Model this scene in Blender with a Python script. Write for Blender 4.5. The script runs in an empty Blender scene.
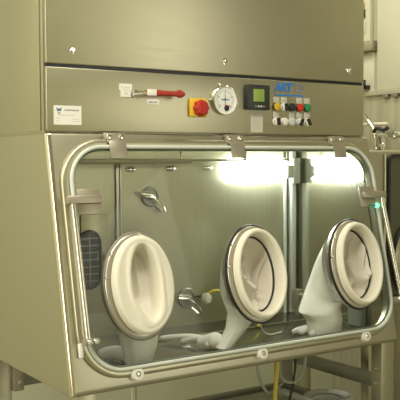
import bpy, bmesh, math, random
from math import sin, cos, pi, sqrt, radians
from mathutils import Vector, Matrix
random.seed(7)
SC = bpy.context.scene
COL = SC.collection

# ------------------------------------------------------------------ camera
TH, PT, RO = 0.5902, 0.0466, -0.0056
cF = Vector((sin(TH)*cos(PT), cos(TH)*cos(PT), -sin(PT)))
cR = Vector((cos(TH), -sin(TH), 0)); cU = cR.cross(cF)
cR, cU = cR*cos(RO)+cU*sin(RO), cU*cos(RO)-cR*sin(RO)
cam = bpy.data.cameras.new('camera'); camo = bpy.data.objects.new('camera', cam); COL.objects.link(camo)
M = Matrix((cR, cU, -cF)).transposed().to_4x4(); M.translation = Vector((-1.0681, -2.4535, 1.5069))
camo.matrix_world = M
cam.sensor_width = 36; cam.lens = 844.88/400*36; cam.clip_start = .02
SC.camera = camo

# ------------------------------------------------------------------ world and light
w = bpy.data.worlds.new('room_air'); SC.world = w; w.use_nodes = True
w.node_tree.nodes['Background'].inputs[0].default_value = (1, .95, .75, 1)
w.node_tree.nodes['Background'].inputs[1].default_value = .15
SC.view_settings.view_transform = 'Standard'; SC.view_settings.look = 'None'
SC.view_settings.gamma = 1; SC.view_settings.use_curve_mapping = False
SC.view_settings.exposure = 0.0

def area(name, loc, rot, sx, sy, power, col):
    l = bpy.data.lights.new(name, 'AREA'); l.shape = 'RECTANGLE'; l.size = sx; l.size_y = sy
    l.energy = power; l.color = col
    o = bpy.data.objects.new(name, l); COL.objects.link(o); o.location = loc; o.rotation_euler = rot
    return o
WARM = (1, .955, .80)
area('ceiling_area_light', (-.4, -.95, 2.93), (0, 0, 0), 2.0, .3, 42, WARM)
area('ceiling_area_light', (-2.5, .2, 2.93), (0, 0, 0), .3, 1.4, 55, WARM)  # added to brighten the left side of the room and the gold slab
area('ceiling_area_light', (1.7, .3, 2.93), (0, 0, 0), .3, 1.2, 17, WARM)
area('added_reflection_light', (2.37, -3.95, 1.65), (0, radians(90), 0), 2.2, 1.9, 38, (1, .96, .84))  # unseen source added for the bright gradient across the front panels
area('ceiling_area_light', (.6, 1.03, 2.93), (0, 0, 0), 1.6, .15, 15, WARM)  # added behind the cabinet to brighten the back wall below it
area('added_reflection_light', (-3.57, -1.5, 1.85), (0, radians(-90), 0), 2.1, .55, 46, (1, .97, .88))  # unseen source added to put a white highlight along the left edge

# ------------------------------------------------------------------ materials
def mat(name, col, metal=0., rough=.5, var=0., scale=8, stretch=(1, 1, 1), bump=0., emit=None, es=0., trans=0., rvar=0., coat=0., ior=1.45, sheen=0.):
    m = bpy.data.materials.new(name); m.use_nodes = True
    nt = m.node_tree; b = nt.nodes['Principled BSDF']
    b.inputs['Base Color'].default_value = (*col, 1); b.inputs['Metallic'].default_value = metal
    b.inputs['Roughness'].default_value = rough; b.inputs['IOR'].default_value = ior
    b.inputs['Transmission Weight'].default_value = trans
    b.inputs['Coat Weight'].default_value = coat
    if emit:
        b.inputs['Emission Color'].default_value = (*emit, 1); b.inputs['Emission Strength'].default_value = es
    if var or bump or rvar:
        tc = nt.nodes.new('ShaderNodeTexCoord'); mp = nt.nodes.new('ShaderNodeMapping')
        mp.inputs['Scale'].default_value = stretch
        nt.links.new(tc.outputs['Object'], mp.inputs['Vector'])
        nz = nt.nodes.new('ShaderNodeTexNoise'); nz.inputs['Scale'].default_value = scale; nz.inputs['Detail'].default_value = 5
        nt.links.new(mp.outputs['Vector'], nz.inputs['Vector'])
        if var:
            r = nt.nodes.new('ShaderNodeMapRange'); r.inputs['To Min'].default_value = 1-var; r.inputs['To Max'].default_value = 1+var
            nt.links.new(nz.outputs['Fac'], r.inputs['Value'])
            mx = nt.nodes.new('ShaderNodeVectorMath'); mx.operation = 'SCALE'; mx.inputs[0].default_value = col
            nt.links.new(r.outputs[0], mx.inputs['Scale']); nt.links.new(mx.outputs[0], b.inputs['Base Color'])
        if rvar:
            r = nt.nodes.new('ShaderNodeMapRange'); r.inputs['To Min'].default_value = max(0, rough-rvar); r.inputs['To Max'].default_value = rough+rvar
            nt.links.new(nz.outputs['Fac'], r.inputs['Value']); nt.links.new(r.outputs[0], b.inputs['Roughness'])
        if bump:
            bp = nt.nodes.new('ShaderNodeBump'); bp.inputs['Strength'].default_value = bump; bp.inputs['Distance'].default_value = .002
            nt.links.new(nz.outputs['Fac'], bp.inputs['Height']); nt.links.new(bp.outputs[0], b.inputs['Normal'])
    return m
STEEL = mat('brushed_steel', (.475, .452, .33), 1, .36, .05, 10, (.6, .6, 14), .03, rvar=.06)
STEELV = mat('brushed_steel_vertical', (.475, .455, .35), 1, .40, .05, 10, (14, 14, .5), .03, rvar=.05)
LINER = mat('chamber_lining', (.41, .395, .275), .6, .34, .10, 9, (10, 10, .5), .03, rvar=.07)
MIRROR = mat('polished_lining', (.74, .73, .66), 1, .13, .06, 9, (8, 8, .3), .02, rvar=.03)
SATIN = mat('satin_plate', (.40, .365, .285), .7, .42, .06, 14, (1, 1, 6))
DARKST2 = mat('seam_steel', (.52, .52, .46), .5, .35)
RINGM = mat('ring_steel', (.60, .56, .48), .85, .33)
EDGE = mat('edge_highlight_steel', (.72, .68, .56), 1, .14)
SATIN2 = mat('bracket_grey', (.38, .39, .33), .2, .45)
POSTM = mat('pale_aluminium', (.66, .68, .62), .25, .35)
SEALG = mat('seal_green', (.13, .15, .12), 0, .4)
POLISH = mat('polished_steel', (.70, .67, .58), 1, .2)
CHROME = mat('chrome', (.85, .85, .82), 1, .06)
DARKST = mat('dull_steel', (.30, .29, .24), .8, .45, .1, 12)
GASK = mat('grey_gasket', (.60, .63, .56), 0, .28)
BLACK = mat('black_rubber', (.012, .012, .016), 0, .35)
BLKPL = mat('black_plastic', (.03, .032, .03), 0, .4)
IVORY = mat('ivory_rubber', (.80, .765, .64), 0, .48, .03, 20, bump=.02)
FABRIC = mat('glove_fabric', (.76, .71, .63), 0, .6, .05, 18, bump=.05)
SLEEVE = mat('glove_sleeve_fabric', (.82, .82, .77), 0, .6, .05, 14, bump=.05)
WHITEP = mat('white_plastic', (.82, .81, .74), 0, .35)
PAPER = mat('white_label', (.80, .79, .72), 0, .5)
PAPERG = mat('grey_label', (.58, .57, .48), 0, .5)
INK = mat('label_ink', (.22, .24, .25), 0, .6)
INKG = mat('pale_ink', (.52, .52, .46), 0, .6)
BLUEINK = mat('blue_ink', (.03, .10, .36), 0, .5)
LOGOBL = mat('logo_blue', (.03, .20, .62), 0, .5)
LOGOGR = mat('logo_grey_blue', (.22, .25, .40), 0, .5)
RED = mat('red_plastic', (.42, .022, .012), 0, .35)
REDGRIP = mat('red_grip', (.36, .035, .02), 0, .45)
YELLOW = mat('yellow_plastic', (.78, .50, .04), 0, .4)
BTN = {'yellow': mat('yellow_button', (.66, .45, .02), 0, .35), 'black': mat('black_button', (.02, .022, .022), 0, .35),
       'red': mat('red_button', (.62, .03, .015), 0, .35), 'green': mat('green_button', (.02, .25, .08), 0, .35),
       'white': mat('white_button', (.78, .77, .70), 0, .35), 'grey': mat('pale_grey_button', (.55, .55, .56), 0, .35)}
LCD = mat('green_screen', (.16, .22, .04), 0, .3, emit=(.25, .36, .06), es=.35)
HOSE = mat('yellow_hose', (.66, .55, .10), 0, .4)
CABLE = mat('grey_cable', (.40, .42, .38), 0, .5)
LAMPM = mat('lamp_diffuser', (.9, .95, .9), 0, .4, emit=(.90, 1, .97), es=28)
FILLGLOW = mat('fill_strip_glow', (.9, .9, .8), 0, .4, emit=(1, .98, .80), es=5)  # glow of the added fill strip
LEDM = mat('green_indicator', (.2, .8, .5), 0, .3, emit=(.25, .95, .62), es=1.1)
CREAM = mat('cream_paint', (.64, .625, .50), 0, .55, .02, 3)
OLIVE = mat('wall_paint', (.66, .67, .50), 0, .6, .04, 3)
FLOORM = mat('grey_floor', (.30, .29, .22), 0, .4, .08, 4)
CEILM = mat('ceiling_paint', (.50, .48, .38), 0, .7, .02, 3)
TUBM = mat('tub_plastic', (.62, .64, .60), 0, .35)
DARKGL = mat('dark_window', (.10, .10, .06), 0, .12, coat=.5)
ORANGE = mat('orange_plastic', (.7, .22, .03), 0, .4)
WALLPNL = mat('wall_cladding', (.46, .44, .33), .2, .5, .35, 3, (9, 9, .12))
DIALM = mat('dial_face', (.82, .82, .78), 0, .4)

def glass_mat():
    m = bpy.data.materials.new('window_glass'); m.use_nodes = True; nt = m.node_tree
    for n_ in list(nt.nodes): nt.nodes.remove(n_)
    out = nt.nodes.new('ShaderNodeOutputMaterial'); mix = nt.nodes.new('ShaderNodeMixShader')
    tr = nt.nodes.new('ShaderNodeBsdfTransparent'); tr.inputs[0].default_value = (.96, .965, .95, 1)
    gl = nt.nodes.new('ShaderNodeBsdfGlossy'); gl.inputs['Roughness'].default_value = .02
    lw = nt.nodes.new('ShaderNodeLayerWeight'); pw = nt.nodes.new('ShaderNodeMath'); pw.operation = 'POWER'; pw.inputs[1].default_value = 4
    lw.inputs['Blend'].default_value = .5
    fr = nt.nodes.new('ShaderNodeMath'); fr.operation = 'MULTIPLY_ADD'; fr.inputs[1].default_value = .6; fr.inputs[2].default_value = .009
    nt.links.new(lw.outputs['Facing'], pw.inputs[0]); nt.links.new(pw.outputs[0], fr.inputs[0])
    nt.links.new(fr.outputs[0], mix.inputs[0]); nt.links.new(tr.outputs[0], mix.inputs[1]); nt.links.new(gl.outputs[0], mix.inputs[2])
    nt.links.new(mix.outputs[0], out.inputs[0])
    return m
GLASS = glass_mat()

# ------------------------------------------------------------------ helpers
def obj(name, bm, m, parent=None, smooth=35):
    """link bm (world coordinates) as one mesh; children store coordinates relative to the root Empty"""
    bmesh.ops.recalc_face_normals(bm, faces=bm.faces)
    off = ORG.get(parent.name, Vector((0, 0, 0))) if parent else Vector((0, 0, 0))
    if off.length: bmesh.ops.translate(bm, verts=bm.verts, vec=-off)
    me = bpy.data.meshes.new(name); bm.to_mesh(me); bm.free()
    if smooth:
        me.polygons.foreach_set('use_smooth', [True]*len(me.polygons)); me.set_sharp_from_angle(angle=radians(smooth))
    for q in (m if isinstance(m, (list, tuple)) else [m]): me.materials.append(q)
    o = bpy.data.objects.new(name, me); COL.objects.link(o)
    if parent: o.parent = parent
    ORG[o.name] = off
    return o
ORG = {}
def tag(o, label, cat, group=None):
    o['label'] = label; o['category'] = cat
    if group: o['group'] = group
    return o
def thing(name, label, cat, loc=(0, 0, 0), group=None):
    o = bpy.data.objects.new(name, None); COL.objects.link(o); o.location = loc; o.empty_display_size = .05
    ORG[o.name] = Vector(loc)
    return tag(o, label, cat, group)
def struct(name, bm, m):
    o = obj(name, bm, m); o['kind'] = 'structure'; return o

P = lambda x, z, h=0.: Vector((x, -h, z))                       # upper front plane
sv = Vector((0, -.1688, -.8003)).normalized(); sn = Vector((0, -abs(sv.z), abs(sv.y)))
def S(u, v, h=0.):                                              # sloped front plane
    return Vector((u, 0, 1.6)) + sv*v + sn*h
ID = lambda x, y, z: Vector((x, y, z))

def box(bm, lo, hi, bev=0., f=ID, seg=2):
    vs = [bm.verts.new(f(x, y, z)) for x in (lo[0], hi[0]) for y in (lo[1], hi[1]) for z in (lo[2], hi[2])]
    fs = [bm.faces.new([vs[i] for i in q]) for q in ((0, 1, 3, 2), (4, 6, 7, 5), (0, 4, 5, 1), (2, 3, 7, 6), (0, 2, 6, 4), (1, 5, 7, 3))]
    if bev:
        es = list({e for q in fs for e in q.edges})
        bmesh.ops.bevel(bm, geom=es, offset=bev, segments=seg, affect='EDGES', profile=.5)
    return bm
def loft(bm, rings, close=True, cap0=False, cap1=False):
    vr = [[bm.verts.new(p) for p in r] for r in rings]
    n = len(vr[0])
    for a, b in zip(vr, vr[1:]):
        for i in range(n if close else n-1):
            j = (i+1) % n
            bm.faces.new((a[i], a[j], b[j], b[i]))
    if cap0: bm.faces.new(vr[0][::-1])
    if cap1: bm.faces.new(vr[-1])
    return vr
def rr(u0, u1, v0, v1, r, n=10):
    """rounded rectangle as (u, v) points; the count does not depend on r"""
    out = []
    for cx, cy, a0 in ((u1-r, v0+r, -90), (u1-r, v1-r, 0), (u0+r, v1-r, 90), (u0+r, v0+r, 180)):
        for k in range(n+1):
            a = radians(a0+90*k/n); out.append((cx+r*cos(a), cy+r*sin(a)))
    return out
def lathe(bm, prof, f, n=40, su=1., sw=1., cap0=False, cap1=False):
    """prof of (r, h); f(a, b, h) -> world"""
    return loft(bm, [[f(r*su*cos(2*pi*i/n), r*sw*sin(2*pi*i/n), h) for i in range(n)] for r, h in prof], True, cap0, cap1)
def oval(bm, prof, f, au, av, n=64, closed=False):
    """oval ring: prof of (added half-axis, h)"""
    rings = [[f((au+d)*cos(2*pi*i/n), (av+d)*sin(2*pi*i/n), h) for i in range(n)] for d, h in prof]
    if closed: rings.append(rings[0])
    if not closed: return loft(bm, rings)
    vr = [[bm.verts.new(p) for p in r] for r in rings[:-1]]
    for k in range(len(vr)):
        a, b = vr[k], vr[(k+1) % len(vr)]
        for i in range(n):
            j = (i+1) % n; bm.faces.new((a[i], a[j], b[j], b[i]))
def tube(bm, pts, r, n=10, cap=True, rads=None):
    pts = [Vector(p) for p in pts]; rings = []; prev = None
    for i, p in enumerate(pts):
        t = (pts[min(i+1, len(pts)-1)]-pts[max(i-1, 0)]).normalized()
        a = prev if prev is not None else (Vector((0, 0, 1)) if abs(t.z) < .9 else Vector((1, 0, 0)))
        a = (a - t*a.dot(t)).normalized(); b = t.cross(a); prev = a
        q = rads[i] if rads else r
        rings.append([p + (a*cos(2*pi*k/n)+b*sin(2*pi*k/n))*q for k in range(n)])
    loft(bm, rings, True, cap, cap); return bm
def smooth_path(pts, k=6):
    pts = [Vector(p) for p in pts]; out = []
    for i in range(len(pts)-1):
        p0, p1, p2, p3 = pts[max(i-1, 0)], pts[i], pts[i+1], pts[min(i+2, len(pts)-1)]
        for s in range(k):
            t = s/k
            out.append(.5*((2*p1)+(p2-p0)*t+(2*p0-5*p1+4*p2-p3)*t*t+(3*p1-p0-3*p2+p3)*t**3))
    return out+[pts[-1]]
def closed_tube(bm, loop, r, n=8, squash=1.):
    """tube round a closed loop of world points lying on a plane with normal sn"""
    L = len(loop); rings = []
    for i in range(L):
        t = (loop[(i+1) % L]-loop[i-1]).normalized(); b = t.cross(sn)
        rings.append([loop[i]+sn*(r*squash*cos(2*pi*k/n))+b*(r*sin(2*pi*k/n)) for k in range(n)])
    vr = [[bm.verts.new(p) for p in q] for q in rings]
    for i in range(L):
        a, b = vr[i], vr[(i+1) % L]
        for k in range(n):
            bm.faces.new((a[k], a[(k+1) % n], b[(k+1) % n], b[k]))
B = bmesh.new

# ------------------------------------------------------------------ the room
struct('floor', box(B(), (-3.7, -5.1, -.1), (2.5, 1.4, 0)), FLOORM)
struct('ceiling', box(B(), (-3.7, -5.1, 3.0), (2.5, 1.4, 3.1)), CEILM)
struct('wall_back', box(B(), (-3.7, 1.3, 0), (2.5, 1.4, 3)), OLIVE)
struct('wall_left', box(B(), (-3.7, -5.1, 0), (-3.6, 1.3, 3)), CREAM)
struct('wall_front', box(B(), (-3.6, -5.1, 0), (2.4, -5.0, 3)), OLIVE)
struct('wall_right', box(B(), (2.4, -5.1, 0), (2.5, 1.3, 3)), WALLPNL)

struct('gold_reflector', box(B(), (-3.6, -.45, 0), (-3.56, .40, 2.3), .004), mat('reflector_gold', (.80, .50, .10), 0, .4, .08, 3, (1, 6, 1)))  # unseen golden slab added for its reflection in the left chamber edge
# ------------------------------------------------------------------ the isolator
W1 = 1.37; W2 = 1.395
iso = thing('isolator_cabinet', 'stainless steel isolator cabinet with sloped window and three oval glove ports', 'isolator', (0, 0, .8))
bm = B(); box(bm, (0, .016, 1.594), (W1, .74, 2.62), .004)
obj('upper_housing', bm, STEELV, iso)
bm = B(); box(bm, (-.004, .034, 1.603), (.0, .735, 2.615), .0015)
obj('side_panel', bm, STEELV, iso)
bm = B(); box(bm, (.004, 0, 1.8125), (W1-.003, .0155, 2.61), .004, seg=3)
obj('service_cover', bm, STEEL, iso)
bm = B(); box(bm, (.004, 0, 1.602), (W1-.003, .0155, 1.8025), .003, seg=3)
obj('control_panel', bm, STEEL, iso)
bm = B(); box(bm, (.006, .004, 1.8025), (W1-.008, .0158, 1.8125)); obj('gap_shade_strip', bm, BLACK, iso)  # black strip standing in for the shade in the gap
def screw(x, z, r=.008):
    bm = B(); f = lambda a, b, h: P(x+a, z+b, h)
    lathe(bm, [(r*1.5, .0), (r*1.5, .002), (r, .003), (r*.95, .008), (r*.7, .0105), (r*.3, .0105), (r*.28, .008), (.0005, .008)], f, 20)
    obj('cover_screw', bm, CHROME, iso)
for x in (.093, .685, 1.285): screw(x, 1.8575)

# chamber shell with the window opening
FL = (.030, 1.384, .022, .783)                                      # raised window frame outline on the slope
LS = .8179
bm = B(); r = .016; rings = []
rings.append([S(u, v, 0) for u, v in rr(*FL, .15)])
rings.append([S(u, v, 0) for u, v in rr(r, W2-r, r*.6, LS-r, .006)])
for k in range(1, 6):
    a = pi/2*k/5; d = r*(1-sin(a)); h = -r*(1-cos(a))
    rings.append([S(u, v, h) for u, v in rr(d, W2-d, d*.6, LS-d, .006)])
last = [S(u, v, -r) for u, v in rr(0, W2, 0, LS, .006)]
rings.append([Vector((p.x, .74, p.z)) for p in last])
vr = loft(bm, rings); bm.faces.new(vr[-1])
for q in bm.faces:
    c = q.calc_center_median(); hh = (c-S(c.x, 0)).dot(sn)
    if c.x < r and -r < hh < -.0003: q.material_index = 1  # left fillet only: brighter, shinier steel put in to make the edge highlight
obj('chamber_shell', bm, [STEELV, EDGE], iso, 40)
# raised frame
bm = B(); rings = []
hole = (.062, 1.368, .052, .757)
for d, h in ((0, -.004), (0, .006), (.002, .010), (.006, .013), (.012, .014)):
    rings.append([S(u, v, h) for u, v in rr(FL[0]+d, FL[1]-d, FL[2]+d*.8, FL[3]-d*.8, .15-d)])
for d, h in ((-.010, .014), (-.006, .013), (-.003, .010), (-.002, -.03)):
    rings.append([S(u, v, h) for u, v in rr(hole[0]+d, hole[1]-d, hole[2]+d, hole[3]-d, .118-d)])
loft(bm, rings); obj('window_frame', bm, STEEL, iso, 50)
bm = B(); closed_tube(bm, [S(u, v, .017) for u, v in rr(*hole, .115, 14)], .0068, 10)
obj('gasket', bm, GASK, iso, 60)
bm = B(); d = .009
closed_tube(bm, [S(u, v, .010) for u, v in rr(hole[0]+d, hole[1]-d, hole[2]+d, hole[3]-d, .106, 14)], .0035, 8)
obj('inner_seal', bm, SEALG, iso, 60)
# pane, cut out for the three glove ports
PORTS = (.259, .728, 1.203); PV = .504; HU, HV = .125, .171
bm = B(); loops = [rr(*hole, .115, 12)]+[[(cu+(HU-.029)*cos(2*pi*k/48), PV+(HV-.029)*sin(2*pi*k/48)) for k in range(48)] for cu in PORTS]
lay = []
for h in (.006, .012):
    vs = [[bm.verts.new(S(u, v, h)) for u, v in L] for L in loops]
    es = [bm.edges.new((L[k], L[(k+1) % len(L)])) for L in vs for k in range(len(L))]
    bmesh.ops.triangle_fill(bm, use_beauty=True, edges=es); lay.append(vs)
for A_, B_ in zip(*lay):
    for k in range(len(A_)):
        q = (k+1) % len(A_); bm.faces.new((A_[k], A_[q], B_[q], B_[k]))
obj('window_pane', bm, GLASS, iso, 30)

# chamber lining
ZF = .835; YB = .43; ZC = 1.585; XR = 1.368; XL = .03
def yfront(z): return -(1.6-z)*.1688/.8003 + .035
bm = B(); box(bm, (XL, YB, ZF), (.4805, YB+.02, ZC)); box(bm, (.4815, YB-.004, ZF), (XR, YB+.02, ZC))
obj('back_lining', bm, LINER, iso, 30)
bm = B(); box(bm, (.470, YB-.009, ZF), (.483, YB-.003, 1.50), .002); box(bm, (.487, YB-.009, ZF), (.493, YB-.003, 1.50), .002); obj('seam_strip', bm, DARKST2, iso)
bm = B(); box(bm, (XL, yfront(ZF)-.015, ZF-.02), (XR, YB, ZF), .002)
obj('chamber_floor', bm, mat('tray_steel', (.27, .25, .17), .9, .2, .15, 5, rvar=.06), iso, 30)
bm = B(); box(bm, (XL, .03, ZC), (XR, YB, ZC+.01)); obj('chamber_ceiling', bm, LINER, iso, 30)
def side(x0, x1, m, nm):
    bm = B(); pr = [(yfront(ZF), ZF), (yfront(ZC), ZC), (YB, ZC), (YB, ZF)]
    loft(bm, [[Vector((x0, y, z)) for y, z in pr], [Vector((x1, y, z)) for y, z in pr]], True, True, True)
    obj(nm, bm, m, iso, 30)
side(XR, XR+.01, MIRROR, 'polished_side_lining'); side(XL-.01, XL, LINER, 'side_lining')
bm = B(); box(bm, (.30, .222, ZF), (XR-.02, .236, ZF+.006), .002); obj('floor_lip', bm, POLISH, iso)
# access hatch and oval viewing port on the back lining
bm = B(); box(bm, (.32, YB-.008, .93), (.44, YB, 1.305), .002); obj('access_panel', bm, LINER, iso)
op = bm = B(); f = lambda a, b, h: Vector((.352+a, YB-.008-h, 1.135+b))
def stadium(hw, hh, n=10): return rr(-hw, hw, -hh, hh, hw-.0005, n)
loft(bm, [[f(a, b, h) for a, b in stadium(hw, hh)] for hw, hh, h in ((.05, .113, 0), (.05, .113, .008), (.046, .109, .012), (.040, .103, .012), (.038, .101, .006))], True, True, True)
o = obj('oval_port', bm, BLKPL, iso)
bm = B()
for k in range(-3, 4): box(bm, (.316, YB-.0165, 1.135+k*.027-.0015), (.388, YB-.0145, 1.135+k*.027+.0015))
box(bm, (.3505, YB-.0165, 1.04), (.3535, YB-.0145, 1.23)); obj('port_grid', bm, DARKST, o)
def ball_fitting(x, z, r, nm='sampling_port', handle=True):
    f = lambda a, b, h: Vector((x+a, YB-.004-h, z+b)); bm = B()
    lathe(bm, [(r, 0), (r, .008), (r*.92, .012), (r*.72, .012), (r*.70, .006), (r*.3, .006), (r*.28, .03), (r*.2, .034), (.0005, .034)], f, 28)
    o = obj(nm, bm, DARKST, iso)
    if handle:
        bm = B(); tube(bm, [f(-r*.9, .1*r, .03), f(-r*.2, 0, .04), f(r*.9, -r*.9, .04), f(r*1.25, -r*1.5, .035)], r*.13, 8)
        tube(bm, [f(r*.3, -r*.9, .02), f(r*.9, -r*1.5, .03)], r*.12, 8)
        tube(bm, [f(-r*1.35, .35*r, .03), f(-r*.2, .2*r, .035)], r*.24, 10)
        obj('port_lever', bm, CHROME, o)
ball_fitting(.622, 1.366, .040)
ball_fitting(.790, .948, .042)
ball_fitting(.40, 1.145, .018, 'latch', False)
for x, z in ((.535, 1.474), (.72, 1.476), (.90, 1.477)):
    bm = B(); f = lambda a, b, h: Vector((x+a, YB-.004-h, z+b))
    lathe(bm, [(.019, 0), (.019, .004), (.010, .014), (.0005, .016)], f, 20, 1.2, .6); obj('wall_stud', bm, CHROME, iso)
bm = B()
tube(bm, [(.845, YB-.03, .953), (.86, YB-.03, .953)], .012, 10); tube(bm, [(.82, YB-.01, .95), (.845, YB-.03, .953)], .008, 10)
obj('hose_nipple', bm, CHROME, iso)
# hanging rail with its hangers
bm = B(); box(bm, (.06, YB-.075, 1.497), (.78, YB-.055, 1.514), .003); tube(bm, [(.77, YB-.06, 1.508), (1.285, YB-.06, 1.508)], .005, 10)
obj('hanging_rail', bm, mat('rail_olive', (.26, .24, .15), .3, .45), iso)
for x in (.735, 1.05, 1.262):
    bm = B(); tube(bm, [(x, YB-.06, 1.508), (x, YB-.06, ZC)], .007, 8)
    lathe(bm, [(.013, 0), (.013, .012)], lambda a, b, h: Vector((x+a, YB-.06+b, 1.55+h)), 12, cap0=True, cap1=True)
    obj('rail_hanger', bm, CHROME, iso)
# corner post
bm = B(); box(bm, (1.326, YB-.034, ZF), (1.350, YB-.006, ZC), .004); o = obj('corner_post', bm, POSTM, iso)
bm = B(); tube(bm, [(1.305, YB-.012, ZF), (1.305, YB-.012, ZC)], .008, 12)
obj('corner_pipe', bm, POSTM, iso)
bm = B(); box(bm, (1.315, YB-.06, 1.405), (1.352, YB-.034, 1.515), .003); box(bm, (1.285, YB-.055, 1.43), (1.32, YB-.03, 1.485), .003)
obj('post_bracket', bm, SATIN2, o)
# chamber lamp
bm = B(); f = lambda a, b, h: Vector((1.145+a, YB-.004-h, 1.4675+b))
loft(bm, [[f(a, b, h) for a, b in rr(-hw, hw, -hh, hh, .0275, 8)] for hw, hh, h in ((.150, .047, 0), (.152, .047, .035), (.145, .040, .046), (.13, .028, .050))], True, False, True)
obj('chamber_lamp', bm, LAMPM, iso, 60)
bm = B(); box(bm, (.10, .05, ZC-.014), (1.30, .11, ZC-.001), .004); obj('ceiling_fill_strip', bm, FILLGLOW, iso)  # hidden glowing strip added to brighten the back lining and sleeves
# small valve block
bm = B(); box(bm, (1.30, YB-.10, .865), (1.335, YB-.06, .945), .004); tube(bm, [(1.318, YB-.1, .92), (1.318, YB-.125, .92)], .012, 12)
tube(bm, [(1.318, YB-.08, ZF), (1.318, YB-.08, .87)], .01, 10)
obj('valve_block', bm, SATIN, iso)
bm = B(); box(bm, (XR-.03, -.02, ZF), (XR-.004, .06, .955), .004); obj('reflection_block', bm, mat('reflection_grey', (.42, .45, .42), .3, .4), iso)  # grey block standing in for a reflection in the polished side

# hinge brackets
for cu in (.236, .716, 1.204):
    bm = B(); box(bm, (cu-.045, .005, .013), (cu+.034, .034, .0165), .0015, f=S)
    box(bm, (cu-.036, .030, .013), (cu+.032, .040, .022), .003, f=S)
    o = obj('hinge_bracket', bm, SATIN, iso)
    bm = B(); f2 = lambda u, v, h: S(u-(v-.036)*.04, v, h+.020+(v-.036)*.07)
    box(bm, (cu-.031, .034, .0), (cu+.031, .092, .004), .0015, f=f2); obj('hinge_flap', bm, SATIN, o)
    for du in (-.028, .018):
        bm = B(); lathe(bm, [(.0095, .0155), (.0095, .019), (.007, .023), (.0005, .024)], lambda a, b, h: S(cu+du+a, .019+b, h), 16)
        obj('hinge_bolt', bm, CHROME, o)
# lock knobs on the lower edge
for cu in (.220, .714, 1.209):
    bm = B(); lathe(bm, [(.021, .0), (.021, .018), (.019, .021), (.009, .022), (.008, .019)], lambda a, b, h: S(cu+a, .777+b, h), 28, cap1=True)
    o = obj('lock_knob', bm, WHITEP, iso)
    bm = B(); lathe(bm, [(.0075, .019), (.0075, .0235), (.004, .0245), (.0035, .0215), (.0004, .0215)], lambda a, b, h: S(cu+a, .777+b, h), 14)
    obj('knob_screw', bm, CHROME, o)
# side clamps: bracket and long clamp bar
def side_clamp(u, sgn, top, bot):
    bm = B(); a, b = sorted((u-sgn*.020, u+sgn*.095))
    box(bm, (a, top-.012, .030), (b, top+.013, .052), .003, f=S)
    a2, b2 = sorted((u+sgn*.022, u+sgn*.100))
    box(bm, (a2, top-.035, .022), (b2, top+.045, .030), .002, f=S)
    o = obj('clamp_bracket', bm, SATIN, iso)
    bm = B(); tube(bm, [S(u, top-.008, .041), S(u+sgn*.004 if sgn > 0 else u+.028, bot, .041)], .0095, 14); obj('clamp_bar', bm, POLISH, iso)
    ub = u+.004 if sgn > 0 else u+.028
    bm = B(); box(bm, (ub-.012, bot-.008, .014), (ub+.030*sgn if sgn > 0 else ub+.012, bot+.012, .05), .003, f=S) if sgn > 0 else box(bm, (ub-.03, bot-.008, .014), (ub+.012, bot+.012, .05), .003, f=S)
    o = obj('bar_pivot', bm, SATIN, iso)
    for du in (0, .022*sgn):
        bm = B(); lathe(bm, [(.010, .05), (.010, .056), (.006, .061), (.0005, .062)], lambda a, b, h: S(ub+du+a, bot+.003+b, h), 16); obj('pivot_bolt', bm, CHROME, o)
side_clamp(.048, 1, .225, .655)
side_clamp(1.372, -1, .243, .655)
bm = B(); box(bm, (.030, .66, .004), (.044, .705, .018), .004, f=S); obj('edge_clip', bm, WHITEP, iso)
# green indicator on a short rod by the right window edge
bm = B(); tube(bm, [S(1.305, .285, .03), S(1.352, .285, .03)], .004, 8); o = obj('indicator_stem', bm, mat('green_tube', (.05, .3, .2), 0, .4), iso)
bm = B(); bmesh.ops.create_icosphere(bm, subdivisions=3, radius=.011, matrix=Matrix.Translation(S(1.352, .285, .03))); obj('indicator_lamp', bm, LEDM, o)

# glove port rings (part of the window)
for k, cu in enumerate(PORTS):
    f = lambda a, b, h: S(cu+a, PV+b, h)
    bm = B(); oval(bm, [(-.027, -.01), (-.004, -.01), (-.002, .016), (-.003, .022), (-.008, .025), (-.018, .026), (-.024, .024), (-.027, .024)], f, HU, HV, 72, True)
    o = obj('port_ring', bm, RINGM, iso, 50)
    bm = B(); oval(bm, [(.000+.0045*cos(t*pi/4), .016+.006*sin(t*pi/4)) for t in range(8)], f, HU-.001, HV-.001, 72, True)
    obj('ring_seal', bm, BLACK if k else DARKST, o, 80)
    for q in (0.5, pi+.2, pi*.72+1.57):
        bm = B(); lathe(bm, [(.004, .020), (.004, .028), (.0025, .0295), (.0004, .0295)], lambda a, b, h: f((HU-.0065)*cos(q)+a, (HV-.0065)*sin(q)+b, h), 10); obj('ring_screw', bm, CHROME, o)

# ---- control panel fittings
# name plate
bm = B(); box(bm, (.027, 1.622, 0), (.122, 1.682, .0018), .0005, f=P if False else (lambda x, z, h: P(x, z, h))); 
o = obj('name_plate', bm, PAPER, iso, 0)
bm = B()
def strokes(bm, pts, wd, h, f=P):
    for (x0, z0), (x1, z1) in zip(pts, pts[1:]):
        d = Vector((x1-x0, z1-z0)).normalized()*wd/2; nx, nz = -d.y, d.x
        q = [(x0+nx-d.x*.6, z0+nz-d.y*.6), (x1+nx+d.x*.6, z1+nz+d.y*.6), (x1-nx+d.x*.6, z1-nz+d.y*.6), (x0-nx-d.x*.6, z0-nz-d.y*.6)]
        bm.faces.new([bm.verts.new(f(x, z, h)) for x, z in q])
strokes(bm, [(.037, .0), (.040, -.010), (.0445, -.002), (.049, -.010), (.052, .0)] and [(.0370, 1.674), (.0405, 1.665), (.0445, 1.672), (.0485, 1.665), (.0520, 1.674)], .0035, .0021)
obj('plate_emblem', bm, BLUEINK, o, 0)
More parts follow.
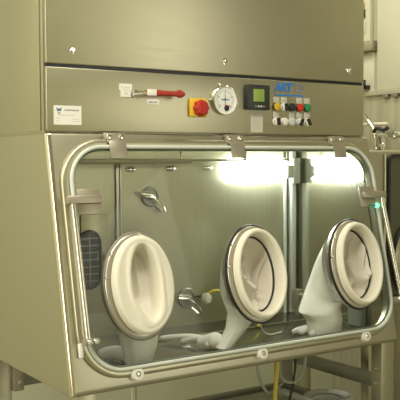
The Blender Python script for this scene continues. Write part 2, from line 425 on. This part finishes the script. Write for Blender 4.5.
bm = B(); strokes(bm, [(.041, 1.660), (.0445, 1.656), (.048, 1.660)], .003, .0021)
rnd = random.Random(3)
def dashes(bm, x0, x1, z, hgt, h=.0021, gap=.0012, f=P):
    x = x0
    while x < x1:
        wd = rnd.uniform(.0018, .0032)
        box(bm, (x, z-hgt/2*rnd.uniform(.6, 1), h-.0004), (min(x+wd, x1), z+hgt/2*rnd.uniform(.6, 1), h), 0, f=f)
        x += wd+gap*(3 if rnd.random() < .12 else 1)
dashes(bm, .063, .113, 1.668, .006); obj('plate_heading', bm, INK, o, 0)
bm = B(); dashes(bm, .045, .098, 1.652, .0035); dashes(bm, .034, .05, 1.642, .004); dashes(bm, .034, .05, 1.634, .003); dashes(bm, .09, .114, 1.640, .0035); dashes(bm, .09, .114, 1.633, .003)
obj('plate_text', bm, INKG, o, 0)
# ball valve with red handle and its labels
zv = 1.7315
bm = B(); lathe(bm, [(.013, 0), (.013, .012), (.008, .014), (.008, .028)], lambda a, b, h: P(.318+a, zv-.003+b, h), 20, cap1=True)
tube(bm, [P(.296, zv-.006, .030), P(.325, zv-.003, .034), P(.345, zv, .038)], .0085, 10)
o = obj('valve_stem', bm, CHROME, iso)
bm = B(); rings = []
for t in range(19):
    x = .340+.148*t/18; hz = .0098+.0012*sin(t*.45)+(.003 if 15 <= t <= 16 else 0); hy = .005
    if t == 18: hz *= .5
    rings.append([P(x, zv+hz*cos(2*pi*k/12), .040+hy*sin(2*pi*k/12)) for k in range(12)])
loft(bm, rings, True, True, True)
h_ = obj('valve_handle', bm, REDGRIP, iso, 60)
bm = B(); box(bm, (.339, zv-.010, .0445), (.375, zv+.011, .0465), .0008, f=P); s_ = obj('handle_tag', bm, PAPER, h_)
bm = B(); dashes(bm, .345, .369, zv+.004, .003, .0470); dashes(bm, .347, .366, zv-.004, .003, .0470); obj('tag_text', bm, INKG, s_, 0) if False else bm.free()
bm = B(); lathe(bm, [(.006, .034), (.006, .046), (.0004, .047)], lambda a, b, h: P(.330+a, zv+.002+b, h), 12); obj('valve_nut', bm, mat('brass', (.6, .42, .14), 1, .3), o)
bm = B(); box(bm, (.259, 1.7395, 0), (.306, 1.7605, .002), f=P); box(bm, (.264, 1.7175, 0), (.302, 1.7405, .002), f=P); o = obj('valve_label', bm, PAPER, iso, 0)
bm = B(); dashes(bm, .266, .299, 1.749, .005, .0024); dashes(bm, .278, .290, 1.729, .005, .0024); obj('label_text', bm, INKG, o, 0)
bm = B(); box(bm, (.363, 1.6955, 0), (.411, 1.713, .002), f=P); o = obj('position_label', bm, PAPER, iso, 0)
bm = B(); dashes(bm, .371, .403, 1.704, .006, .0024); obj('label_text', bm, INK, o, 0)
# main switch
bm = B(); box(bm, (.530, 1.658, 0), (.598, 1.722, .016), .005, f=P); o = obj('main_switch', bm, YELLOW, iso)
bm = B(); n_ = 48
prof = [(.0, .014), (.0, .022), (-.002, .036), (-.006, .040)]
rings = []
for d, h in prof:
    rings.append([P(.566+(.0275+d+.002*cos(8*2*pi*i/n_))*cos(2*pi*i/n_), 1.688+(.0275+d+.002*cos(8*2*pi*i/n_))*sin(2*pi*i/n_), h) for i in range(n_)])
loft(bm, rings, True, False, True)
o = obj('switch_knob', bm, RED, o, 40)
bm = B(); box(bm, (.560, 1.665, .036), (.573, 1.711, .046), .003, f=P); obj('knob_grip', bm, RED, iso if False else o)
# pressure gauge
gx, gz = .676, 1.7195
bm = B(); lathe(bm, [(.052, 0), (.052, .012), (.0515, .017), (.050, .018), (.0488, .016), (.048, .0115)], lambda a, b, h: P(gx+a, gz+b, h), 56)
o = obj('pressure_gauge', bm, CHROME, iso, 40)
bm = B(); lathe(bm, [(.0485, .0125), (.0004, .0125)], lambda a, b, h: P(gx+a, gz+b, h), 48); d_ = obj('gauge_dial', bm, DIALM, o)
bm = B()
for i in range(21):
    a = radians(225-270*i/20); r0 = .030 if i % 5 else .026
    strokes(bm, [(gx+r0*cos(a), gz+r0*sin(a)), (gx+.037*cos(a), gz+.037*sin(a))], .0016 if i % 5 else .003, .0129)
strokes(bm, [(gx-.003, gz+.004), (gx+.003, gz+.004)], .004, .0129)
obj('dial_marks', bm, INK, o, 0)
bm = B(); strokes(bm, [(gx-.016, gz+.002), (gx+.016, gz+.002)], .006, .0129); obj('dial_print', bm, mat('dial_blue', (.25, .38, .52), 0, .5), o, 0)
bm = B(); strokes(bm, [(gx, gz-.020), (gx-.001, gz+.022)], .002, .0145); obj('gauge_needle', bm, BLACK, o, 0)
bm = B(); lathe(bm, [(.010, .0128), (.010, .015), (.0004, .016)], lambda a, b, h: P(gx+.006+a, gz-.028+b, h), 16); obj('zero_screw', bm, BLACK, o)
bm = B(); box(bm, (gx-.002, gz-.024, .0125), (gx+.018, gz-.016, .0135), f=P); obj('dial_flag', bm, mat('dial_red', (.6, .3, .2), 0, .5), o, 0)
for dx, dz in ((-.052, 0), (.052, .004), (-.012, .055)):
    bm = B(); lathe(bm, [(.0055, 0), (.0055, .006), (.004, .009), (.0004, .009)], lambda a, b, h: P(gx+dx*1.08+a, gz+dz*1.02+b, h), 14); obj('gauge_screw', bm, CHROME, o)
# digital display
bm = B(); box(bm, (.772, 1.690, 0), (.872, 1.780, .022), .004, f=P); o = obj('display_unit', bm, BLKPL, iso)
bm = B(); box(bm, (.795, 1.719, .020), (.845, 1.764, .0226), .001, f=P); obj('display_screen', bm, LCD, o)
for i, x in enumerate((.802, .814, .826, .838)):
    bm = B(); box(bm, (x, 1.698, .021), (x+.008, 1.705, .0238), .001, f=P); obj('display_key', bm, PAPERG if 0 < i < 3 else DARKST, o)
bm = B(); box(bm, (.799, 1.609, 0), (.853, 1.688, .0012), f=P); o = obj('instruction_sticker', bm, PAPERG, iso, 0)
bm = B()
for i in range(7): dashes(bm, .809, .848-rnd.uniform(0, .012), 1.678-i*.0095, .003, .0016)
obj('sticker_text', bm, INKG, o, 0)
# maker's lettering
def text(body, loc, size, m, name, parent, ext=.0006, shear=0., xs=1.):
    c = bpy.data.curves.new(name, 'FONT'); c.body = body; c.size = size; c.extrude = ext; c.shear = shear; c.offset = size*.045
    t = bpy.data.objects.new('tmp', c); COL.objects.link(t)
    dg = bpy.context.evaluated_depsgraph_get(); me = bpy.data.meshes.new_from_object(t.evaluated_get(dg))
    bpy.data.objects.remove(t)
    off = ORG.get(parent.name, Vector())
    for v in me.vertices:
        x, y, z = v.co; v.co = Vector((loc[0]+x*xs, -loc[2]-z-ext, loc[1]+y))-off
    me.materials.append(m); o = bpy.data.objects.new(name, me); COL.objects.link(o); o.parent = parent; ORG[o.name] = off
    return o
t_ = text('ART', (.911, 1.764, .0002), .043, LOGOBL, 'maker_logo', iso, shear=.12, xs=1.02)
bm = B()
for (a, b) in (((1.010, 1.791), (1.026, 1.791)), ((1.010, 1.765), (1.028, 1.765))): strokes(bm, [a, b], .005, .001)
strokes(bm, [(1.030, 1.791), (1.044, 1.783), (1.044, 1.773), (1.032, 1.765)], .006, .001); strokes(bm, [(1.012, 1.785), (1.012, 1.771)], .005, .001)
obj('maker_emblem', bm, LOGOGR, iso, 0)
bm = B(); box(bm, (.912, 1.7455, 0), (1.048, 1.7515, .0008), f=P); obj('logo_underline', bm, LOGOBL, iso, 0)
# push buttons and selector switches
def button(x, z, kind, plate=True, jog=0):
    bm = B(); f = lambda a, b, h: P(x+a, z+b, h)
    lathe(bm, [(.0152, 0), (.0152, .004), (.013, .006)], f, 24, cap1=True)
    if kind == 'selector':
        o = obj('selector_switch', bm, WHITEP, iso)
        bm = B(); lathe(bm, [(.0115, .005), (.0115, .010), (.009, .011)], f, 20, cap1=True); obj('selector_body', bm, BLKPL, o)
        bm = B(); c, s = cos(jog), sin(jog)
        g = lambda a, b, h: f(a*c-b*s, a*s+b*c, h)
        box(bm, (-.002, -.014, .009), (.008, .013, .019), .002, f=g); obj('selector_lever', bm, BLACK, o)
        bm = B(); box(bm, (-.0115, -.011, .009), (-.0035, .011, .0125), .001, f=g); obj('selector_pointer', bm, WHITEP, o)
    else:
        o = obj('push_button', bm, BLKPL if kind != 'white' and kind != 'grey' else WHITEP, iso)
        bm = B(); lathe(bm, [(.0135, .005), (.0148, .008), (.0144, .011), (.011, .013), (.004, .0138)], f, 24, cap1=True); obj('button_cap', bm, BTN[kind], o)
    if plate:
        bm = B(); box(bm, (-.014, .014, 0), (.014, .036, .003), .0008, f=f); l_ = obj('button_plate', bm, PAPERG, o)
        bm = B(); dashes(bm, x-.010, x+.010, z+.029, .003, .0034); dashes(bm, x-.008, x+.008, z+.023, .003, .0034)
        off = ORG[o.name]; 
        for v in bm.verts: pass
        obj('plate_text', bm, INKG, o, 0)
xs = (.916, .953, .990, 1.028, 1.065)
for x, k in zip(xs, ('yellow', 'selector', 'black', 'red', 'green')): button(x, 1.7045, k, k != 'black', .15)
for x, k, j in zip(xs, ('selector', 'white', 'grey', 'selector', 'selector'), (.15, 0, 0, -.5, .5)): button(x, 1.650, k, k != 'white', j)

# ------------------------------------------------------------------ gloves
def smooth(a, b, x):
    t = max(0, min(1, (x-a)/(b-a))); return t*t*(3-2*t)
GLAB = ('ivory glove with its cuff closed over by a deep almond-shaped fold',
        'ivory glove in the middle port, open cuff, yellow hose behind it',
        'ivory glove in the port nearest the green lamp, open cuff, bent sleeve')
def polar(bm, f, au, av, hfun, nr=26, nt=72, r0=.02):
    rings = []
    for i in range(nr):
        q = 1-(1-r0)*i/(nr-1)
        rings.append([f(au*q*cos(2*pi*k/nt), av*q*sin(2*pi*k/nt), hfun(q, 2*pi*k/nt, au*q*cos(2*pi*k/nt), av*q*sin(2*pi*k/nt))) for k in range(nt)])
    vr = loft(bm, rings); bm.faces.new(vr[-1])
def sleeve_mesh(secs, seed, n=36, k=7, wave=1.):
    """secs: centre, half width across x, half depth, tilt of the ring about x"""
    rn = random.Random(seed); ph = [rn.uniform(0, 6.28) for _ in range(6)]
    bm = B(); out = []
    for i in range(len(secs)-1):
        for s in range(k+(i == len(secs)-2)):
            t = s/k; e = t
            a, b = secs[i], secs[i+1]
            out.append([Vector(a[0]).lerp(Vector(b[0]), e), a[1]+(b[1]-a[1])*e, a[2]+(b[2]-a[2])*e, a[3]+(b[3]-a[3])*e])
    rings = []
    for j, (c, ru, rv, tl) in enumerate(out):
        ring = []
        for q in range(n):
            a = 2*pi*q/n; wv = 1+wave*min(1, j/6)*(.03*sin(5*a+ph[0]+j*.12)+.03*sin(8*a+ph[1]-j*.15))
            ring.append(c+Vector((ru*wv*cos(a), rv*wv*sin(a)*sin(tl), rv*wv*sin(a)*cos(tl))))
        rings.append(ring)
    loft(bm, rings, True, False, True); return bm
for k, cu in enumerate(PORTS):
    f = lambda a, b, h: S(cu+a, PV+b, h)
    c0 = S(cu, PV, .03)
    g = thing('glove', GLAB[k], 'glove', c0, 'isolator gloves')
    AU, AV = .103, .151
    bm = B()
    hz = lambda h: .030+(h-.030)*.62 if h > .030 else h
    prof = [(d, hz(h)) for d, h in [(-.004, .0265), (.000, .027), (-.001, .033), (.003, .036), (.006, .042), (.003, .048), (-.002, .051), (.003, .054), (.006, .060), (.004, .067), (.000, .070), (.003, .075), (.000, .080), (-.006, .082)]]
    if k == 0:
        prof += [(-.012, hz(.081))]
        oval(bm, prof, f, AU, AV, 72); obj('cuff', bm, IVORY, g, 60)
        dal = lambda a, b: sqrt(((a-.004-.10*(b+.01)*smooth(0, .1, b))/.046)**2+((b+.006)/.114)**2)
        def h0(q, t, a, b):
            d = dal(a, b); tt = smooth(.90, 1.10, d)
            lip = .007*math.exp(-((d-1.28)/.17)**2)
            rec = .010+.012*abs(a)/.05
            rec += .022*math.exp(-((a-.002)/.006)**2)*smooth(.06, .0, b)
            if b > .03: rec += .030*smooth(.03, .11, b)+.010*max(0, 1-abs(a+.012-(b-.07)*.6)/.012)
            return (rec-.020)*(1-tt)+(.0606-.012*(1-q))*tt+lip*(1-q**8)
        bm = B(); polar(bm, f, AU-.012, AV-.012, h0, 34, 96, .01); 
        for q_ in bm.faces:
            c_ = q_.calc_center_median()-S(cu, PV)
            if dal(c_.x, c_.dot(sv)) < .93: q_.material_index = 1
        obj('folded_sleeve', bm, [IVORY, FABRIC], g, 80)
    else:
        prof += [(-.011, .058), (-.014, .050), (-.016, .040), (-.017, .028), (-.018, .012)]
        oval(bm, prof, f, AU, AV, 72); obj('cuff', bm, IVORY, g, 60)
        bm = B(); oval(bm, [(-.021+.003*cos(t*pi/4), .010+.004*sin(t*pi/4)) for t in range(8)], f, AU, AV, 72, True)
        obj('clamp_ring', bm, BLACK, g, 80)
        def h1(q, t, a, b):
            tri = lambda d, w_: max(0, 1-abs(d)/w_)
            hh = -.052*(1-q**4)
            if k == 1:
                d = a+.004-.12*b
                hh += .030*smooth(.006, -.006, d)*smooth(.12, .03, b)-.010*tri(d-.008, .012)
                hh += .022*tri(a-.042+.35*b, .012)+.014*tri(a+.050+.25*b, .010)+.012*tri(a+.018-.30*b, .008)
                hh += .026*tri(b-.055-.8*(a-.0), .022)-.035*math.exp(-((a-.034)/.018)**2-((b-.088)/.022)**2)
            else:
                d = .80*(a-.006)-.34*(b-.01)
                hh += .028*smooth(-.006, .006, d)*smooth(-.12, -.02, b)-.008*tri(d+.010, .012)
                hh += .018*tri(a+.040+.15*b, .011)+.022*tri(a-.05+.2*b, .013)+.012*tri(a+.014+.45*b, .008)
                hh += .028*tri(b-.075+.5*a, .024)-.04*math.exp(-((a-.020)/.018)**2-((b-.104)/.016)**2)
            return .006+hh*1.15*(1-q**8)
        bm = B(); polar(bm, f, AU-.023, AV-.023, h1, 34, 96, .01); obj('sleeve_opening', bm, FABRIC, g, 80)
    if k == 0:
        secs = [(S(cu, PV, -.012), .086, .133, .2), ((.272, -.06, 1.05), .085, .10, .25), ((.295, -.05, .96), .072, .055, 1.2), ((.294, -.055, .90), .062, .045, 1.45), ((.288, -.06, .845), .045, .035, 1.5)]
    elif k == 1:
        secs = [(S(cu, PV, -.082), .079, .123, .2), ((.735, -.005, 1.03), .075, .07, .7), ((.735, -.03, .96), .058, .045, 1.2), ((.690, -.05, .91), .038, .032, 1.4), ((.642, -.05, .850), .030, .026, 1.5)]
    else:
        secs = [(S(cu, PV, -.082), .079, .123, .2), ((1.160, -.01, 1.01), .082, .07, .8), ((1.092, -.045, .937), .100, .05, 1.3), ((1.112, -.05, .90), .084, .045, 1.4), ((1.112, -.05, .845), .078, .04, 1.5)]
    obj('sleeve', sleeve_mesh(secs, 11+k, wave=.35 if k == 2 else .8), SLEEVE, g, 80)
    # the hand end lying on the chamber floor
    def fingers(bm, tips, root, r, spread):
        rt = Vector(root)
        for (tip, rr_) in tips:
            tp = Vector(tip); mid = rt.lerp(tp, .45)+Vector((0, 0, .012))
            pts = smooth_path([rt, mid, tp], 6)
            L = len(pts); tube(bm, pts, rr_, 10, True, [rr_*(1.15-.25*i/(L-1)) if i < L-1 else rr_*.45 for i in range(L)])
    bm = B()
    if k == 1:
        rt = (.622, .005, .865)
        fingers(bm, [((.532, .207, .851), .0095), ((.550, .196, .850), .0100), ((.566, .116, .849), .0105), ((.583, .106, .848), .0090), ((.600, .000, .848), .010)], rt, .011, 0)
        tube(bm, smooth_path([(.642, -.05, .862), (.635, -.02, .868), (.622, .01, .866), (.600, .05, .858)], 5), .03, 14, True, [.030-.012*abs(i-7)/8*1.2 for i in range(16)])
    elif k == 0:
        rt = (.27, -.03, .866)
        fingers(bm, [((.205, .055, .860), .021), ((.235, .075, .855), .0125), ((.262, .085, .854), .012), ((.300, .075, .852), .0105), ((.33, .03, .854), .012)], rt, .012, 0)
        tube(bm, smooth_path([(.288, -.06, .875), (.28, -.04, .876), (.27, -.01, .868)], 5), .03, 14, True, [.034-.001*i for i in range(11)])
    else:
        rt = (1.075, -.045, .857)
        fingers(bm, [((1.01, -.03, .852), .0105), ((1.015, -.005, .850), .0105), ((1.01, .02, .848), .0105), ((1.04, .04, .847), .0095), ((1.03, -.07, .848), .011)], rt, .012, 0)
        tube(bm, smooth_path([(1.12, -.05, .866), (1.09, -.05, .866), (1.05, -.03, .858)], 5), .03, 14, True, [.030-.001*i for i in range(11)])
    obj('hand', bm, SLEEVE, g, 80)

# yellow hose in the chamber
bm = B(); tube(bm, smooth_path([(.874, YB-.03, .957), (.90, YB-.05, .972), (.94, YB-.09, .968), (.98, YB-.15, .945), (1.0, YB-.19, .90), (.99, YB-.23, ZF+.009)], 6), .0065, 10)
tag(obj('yellow_hose', bm, HOSE), 'thin yellow hose curving off the chamber back wall behind the middle glove', 'hose')
bm = B(); lathe(bm, [(.021, 0), (.023, .012), (.018, .03), (.010, .034)], lambda a, b, h: Vector((.862+a*.8, YB-.034-h, .945+b)), 20, cap0=True, cap1=True)
tag(obj('hose_plug', bm, IVORY), 'small beige plug at the end of the yellow hose on the chamber back wall', 'plug')
bm = B(); tube(bm, smooth_path([(.88, .03, 1.0), (.872, .04, .93), (.885, .05, .875), (.93, .06, ZF+.0075), (1.0, .07, ZF+.0075)], 6), .003, 8)
tag(obj('white_wire', bm, WHITEP), 'thin white wire looping down to the chamber floor right of the middle glove', 'wire')

# ------------------------------------------------------------------ stand below
st = thing('support_stand', 'steel frame stand with square legs carrying the isolator cabinet', 'stand', (0.7, .3, 0))
for x, y in ((1.445, -.03), (1.445, .60), (.045, .55), (.06, -.115)):
    bm = B(); x0 = 0.03
    box(bm, (x-.033, y-.03, 0), (x+.033, y+.03, .796 if x < 1 or y > .5 else .775), .004)
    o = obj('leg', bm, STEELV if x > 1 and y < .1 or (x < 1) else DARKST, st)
    for z in (.60, .66):
        bm = B(); lathe(bm, [(.007, 0), (.007, .004), (.0004, .006)], lambda a, b, h: Vector((x-.033-h, y+a, z+b)), 12); obj('leg_bolt', bm, CHROME, o)
def rail(lo, hi, m=DARKST):
    bm = B(); box(bm, lo, hi, .003); obj('rail', bm, m, st)
rail((.03, .535, .662), (1.44, .575, .795)); rail((1.425, -.01, .575), (1.455, .585, .628), DARKST)
rail((.03, .585, .437), (1.43, .610, .466)); rail((1.428, 0, .437), (1.458, .585, .466))
bm = B(); box(bm, (.07, .055, .438), (1.425, .58, .446)); obj('shelf', bm, mat('shelf_board', (.46, .47, .38), .1, .5), st)
bm = B(); box(bm, (.078, .50, .655), (.118, .534, .795), .003); o = obj('mounting_plate', bm, SATIN, st)
bm = B(); lathe(bm, [(.008, 0), (.008, .004), (.0004, .006)], lambda a, b, h: Vector((.098+a, .50-h, .69+b)), 12); obj('plate_bolt', bm, CHROME, o)

def cable(name, pts, r, m, label, cat='cable', group=None):
    bm = B(); tube(bm, smooth_path(pts, 8), r, 10); return tag(obj(name, bm, m), label, cat, group)
cable('yellow_supply_hose', [(1.004, .1, .797), (1.003, .1, .70), (.992, .1, .60), (.985, .1, .448)], .0085, HOSE, 'yellow hose hanging straight down below the cabinet', 'hose')
cable('grey_cable', [(.925, .13, .797), (.926, .13, .70), (.95, .13, .63), (.99, .135, .59), (1.06, .16, .60), (1.10, .17, .62)], .006, CABLE, 'grey cable sagging just left of the yellow hose below the cabinet')
cable('grey_cable', [(1.03, .12, .797), (1.03, .12, .68), (1.05, .12, .635), (1.10, .12, .62), (1.15, .12, .65), (1.165, .12, .72), (1.165, .12, .797)], .006, CABLE, 'grey cable hanging in a deep loop right of the yellow hose')
cable('thin_cable', [(1.115, .12, .797), (1.11, .12, .68), (1.095, .12, .60), (1.085, .13, .53), (1.08, .14, .448)], .005, BLKPL, 'dark thin cable hanging to the shelf inside the grey loop')
bm = B(); tube(bm, [(.358, .1, .797), (.358, .1, .448)], .011, 14); tag(obj('chrome_drain_pipe', bm, POLISH), 'vertical chrome pipe below the left lock knob of the cabinet', 'pipe')
bm = B(); lathe(bm, [(.012, 0), (.012, -.02), (.006, -.03)], lambda a, b, h: Vector((.274+a, .1+b, .80+h)), 12, cap1=True); tag(obj('brass_plug', bm, mat('brass_plug', (.5, .36, .1), 1, .3)), 'tiny brass plug under the cabinet bottom near its front corner', 'plug')
bm = B(); lathe(bm, [(.012, 0), (.012, -.03), (.008, -.035)], lambda a, b, h: Vector((.195+a, .1+b, .80+h)), 12, cap1=True); tag(obj('rubber_stopper', bm, BLACK), 'black rubber stopper under the cabinet bottom beside the brass plug', 'stopper')
# tub on the shelf
tx, ty = 1.288, .112
tb = thing('plastic_tub', 'pale translucent plastic tub on the shelf under the cabinet', 'tub', (tx, ty+.05, .4465))
bm = B(); lathe(bm, [(.04, .4465), (.046, .449), (.070, .520), (.0665, .520), (.044, .455), (.0004, .454)], lambda a, b, h: Vector((tx+a, ty+.01+b, h)), 48, cap0=True); obj('tub_wall', bm, TUBM, tb, 50)
bm = B(); lathe(bm, [(.066, .519), (.094, .522), (.1, .528), (.098, .536), (.090, .538), (.082, .531), (.066, .525)], lambda a, b, h: Vector((tx+a, ty+.01+b, h)), 56); obj('tub_rim', bm, TUBM, tb, 60)

# ------------------------------------------------------------------ neighbouring isolator on the right
n2 = thing('neighbour_isolator', 'second steel isolator partly seen at the right edge, dark window', 'isolator', (1.95, .15, .86))
bm = B(); box(bm, (1.53, .15, .86), (2.36, .72, 1.547), .012, seg=3); obj('cabinet_body', bm, STEELV, n2)
bm = B(); tube(bm, [(1.638, .146, .87), (1.638, .146, 1.53)], .007, 12); obj('edge_trim', bm, POLISH, n2)
bm = B(); f = lambda a, b, h: Vector((a, .15-h, b))
loft(bm, [[f(a, b, h) for a, b in rr(1.655+d, 2.33-d, .90+d, 1.530-d, .03, 6)] for d, h in ((0, 0), (0, .012), (.012, .012), (.014, .003))], True, True, False); o = obj('viewing_window', bm, BLKPL, n2)
bm = B(); loft(bm, [[f(a, b, h) for a, b in rr(1.668, 2.317, .913, 1.517, .02, 6)] for h in (.003, .005)], True, True, True); obj('dark_pane', bm, DARKGL, o)
f = lambda a, b, h: Vector((1.80+a, .145-h, 1.06+b)); bm = B()
oval(bm, [(-.022, 0), (0, 0), (0, .02), (-.01, .028), (-.022, .02)], f, .118, .165, 48, True); o = obj('port_ring', bm, POLISH, n2, 50)
bm = B(); oval(bm, [(.004, .0), (.010, .01), (.004, .022), (-.002, .01)], f, .118, .165, 48, True); obj('ring_seal', bm, BLACK, o)
bm = B(); oval(bm, [(-.022, .01), (-.022, .06), (-.03, .062), (-.036, .03), (-.06, .01)], f, .118, .165, 48); obj('glove_cuff', bm, IVORY, n2, 50)
for x in (1.62, 2.30):
    for y in (.22, .66):
        bm = B(); box(bm, (x-.025, y-.025, 0), (x+.025, y+.025, .862), .003); obj('leg', bm, STEELV, n2)

# ------------------------------------------------------------------ wall fittings on the right
wc = thing('wall_cupboard', 'cream painted cupboard fixed high on the side wall', 'cupboard', (2.33, .2, 1.89))
bm = B(); box(bm, (2.385, -1.1, 1.893), (2.40, .925, 2.95), .002); obj('door', bm, CREAM, wc)
bm = B(); box(bm, (2.38, -1.1, 1.864), (2.40, 1.02, 1.892), .004); obj('bottom_rail', bm, mat('pale_trim', (.50, .49, .38), .2, .4), wc)
for y in (.86, .79):
    bm = B(); box(bm, (2.380, y-.02, 1.846), (2.392, y+.02, 1.864), .003); obj('hinge', bm, DARKST, wc)
cd = thing('wall_conduit', 'tall olive conduit box beside the cream cupboard', 'conduit', (2.38, 1.0, 2.12))
bm = B(); box(bm, (2.37, .965, 2.17), (2.40, 1.12, 2.95), .003); obj('cover', bm, OLIVE, cd)
bm = B(); box(bm, (2.35, .935, 2.115), (2.40, 1.12, 2.17), .004); obj('end_bracket', bm, SATIN, cd)
bm = B(); box(bm, (2.362, 1.005, 2.355), (2.37, 1.06, 2.385), .002); obj('orange_marker', bm, ORANGE, cd)
bm = B(); box(bm, (2.360, 1.0, 2.300), (2.37, 1.06, 2.350), .002); obj('socket', bm, BLKPL, cd)
bm = B(); box(bm, (2.364, .995, 2.215), (2.37, 1.05, 2.28), .001); obj('white_sticker', bm, PAPERG, cd)
bm = B(); box(bm, (2.394, .955, 1.89), (2.40, 1.12, 2.11), .001); tag(obj('cream_wall_plate', bm, CREAM), 'cream wall plate under the conduit box beside the cabinet', 'wall plate')
bm = B(); box(bm, (2.35, .985, 1.905), (2.40, 1.04, 1.925), .002); box(bm, (2.35, .985, 1.905), (2.36, 1.0, 1.955), .002)
tag(obj('wall_hook', bm, BLKPL), 'small dark hook on the wall behind the cabinet edge', 'hook')
# pipework above the second isolator
bm = B(); tube(bm, [(2.345, .99, 1.704), (2.345, .80, 1.701)], .010, 12); tag(obj('beige_pipe', bm, IVORY), 'short beige horizontal pipe above the second isolator', 'pipe')
bm = B(); tube(bm, smooth_path([(2.31, .945, 1.75), (2.30, .905, 1.72), (2.30, .870, 1.68), (2.30, .849, 1.63), (2.30, .842, 1.59), (2.30, .842, 1.549)], 6), .013, 14)
lathe(bm, [(.013, 1.55), (.019, 1.552), (.019, 1.568), (.013, 1.572)], lambda a, b, h: Vector((2.30+a, .842+b, h)), 16)
tag(obj('chrome_hose', bm, POLISH), 'bent chrome hose dropping onto the second isolator', 'hose')
vv = thing('valve_assembly', 'chrome shut-off valve with dark handle standing on the second isolator', 'valve', (2.26, .77, 1.547))
vx, vy = 2.26, .755
bm = B(); tube(bm, [(vx, vy, 1.549), (vx, vy, 1.685)], .012, 12); tube(bm, [(vx, vy+.032, 1.640), (vx, vy-.034, 1.640)], .016, 12)
lathe(bm, [(.02, 1.575), (.02, 1.59), (.013, 1.595)], lambda a, b, h: Vector((vx+a, vy+b, h)), 16, cap0=True, cap1=True); obj('valve_body', bm, CHROME, vv)
bm = B(); tube(bm, smooth_path([(vx-.015, vy+.055, 1.655), (vx-.02, vy+.03, 1.674), (vx-.02, vy-.02, 1.664), (vx-.015, vy-.05, 1.676)], 5), .010, 10); obj('valve_handle', bm, BLKPL, vv)
bm = B(); tube(bm, [(vx, vy+.032, 1.549), (vx, vy+.032, 1.640)], .010, 10); obj('valve_pipe', bm, DARKST, vv)
ch = thing('chrome_coupling', 'bright chrome pipe coupling at the right edge above the second isolator', 'coupling', (2.30, .65, 1.547))
bm = B(); tube(bm, [(2.30, .712, 1.640), (2.30, .60, 1.640)], .022, 16); tube(bm, [(2.30, .722, 1.640), (2.30, .702, 1.640)], .028, 6); obj('coupling_body', bm, CHROME, ch)
bm = B(); tube(bm, [(2.30, .65, 1.549), (2.30, .65, 1.63)], .012, 12); obj('coupling_pipe', bm, DARKST, ch)
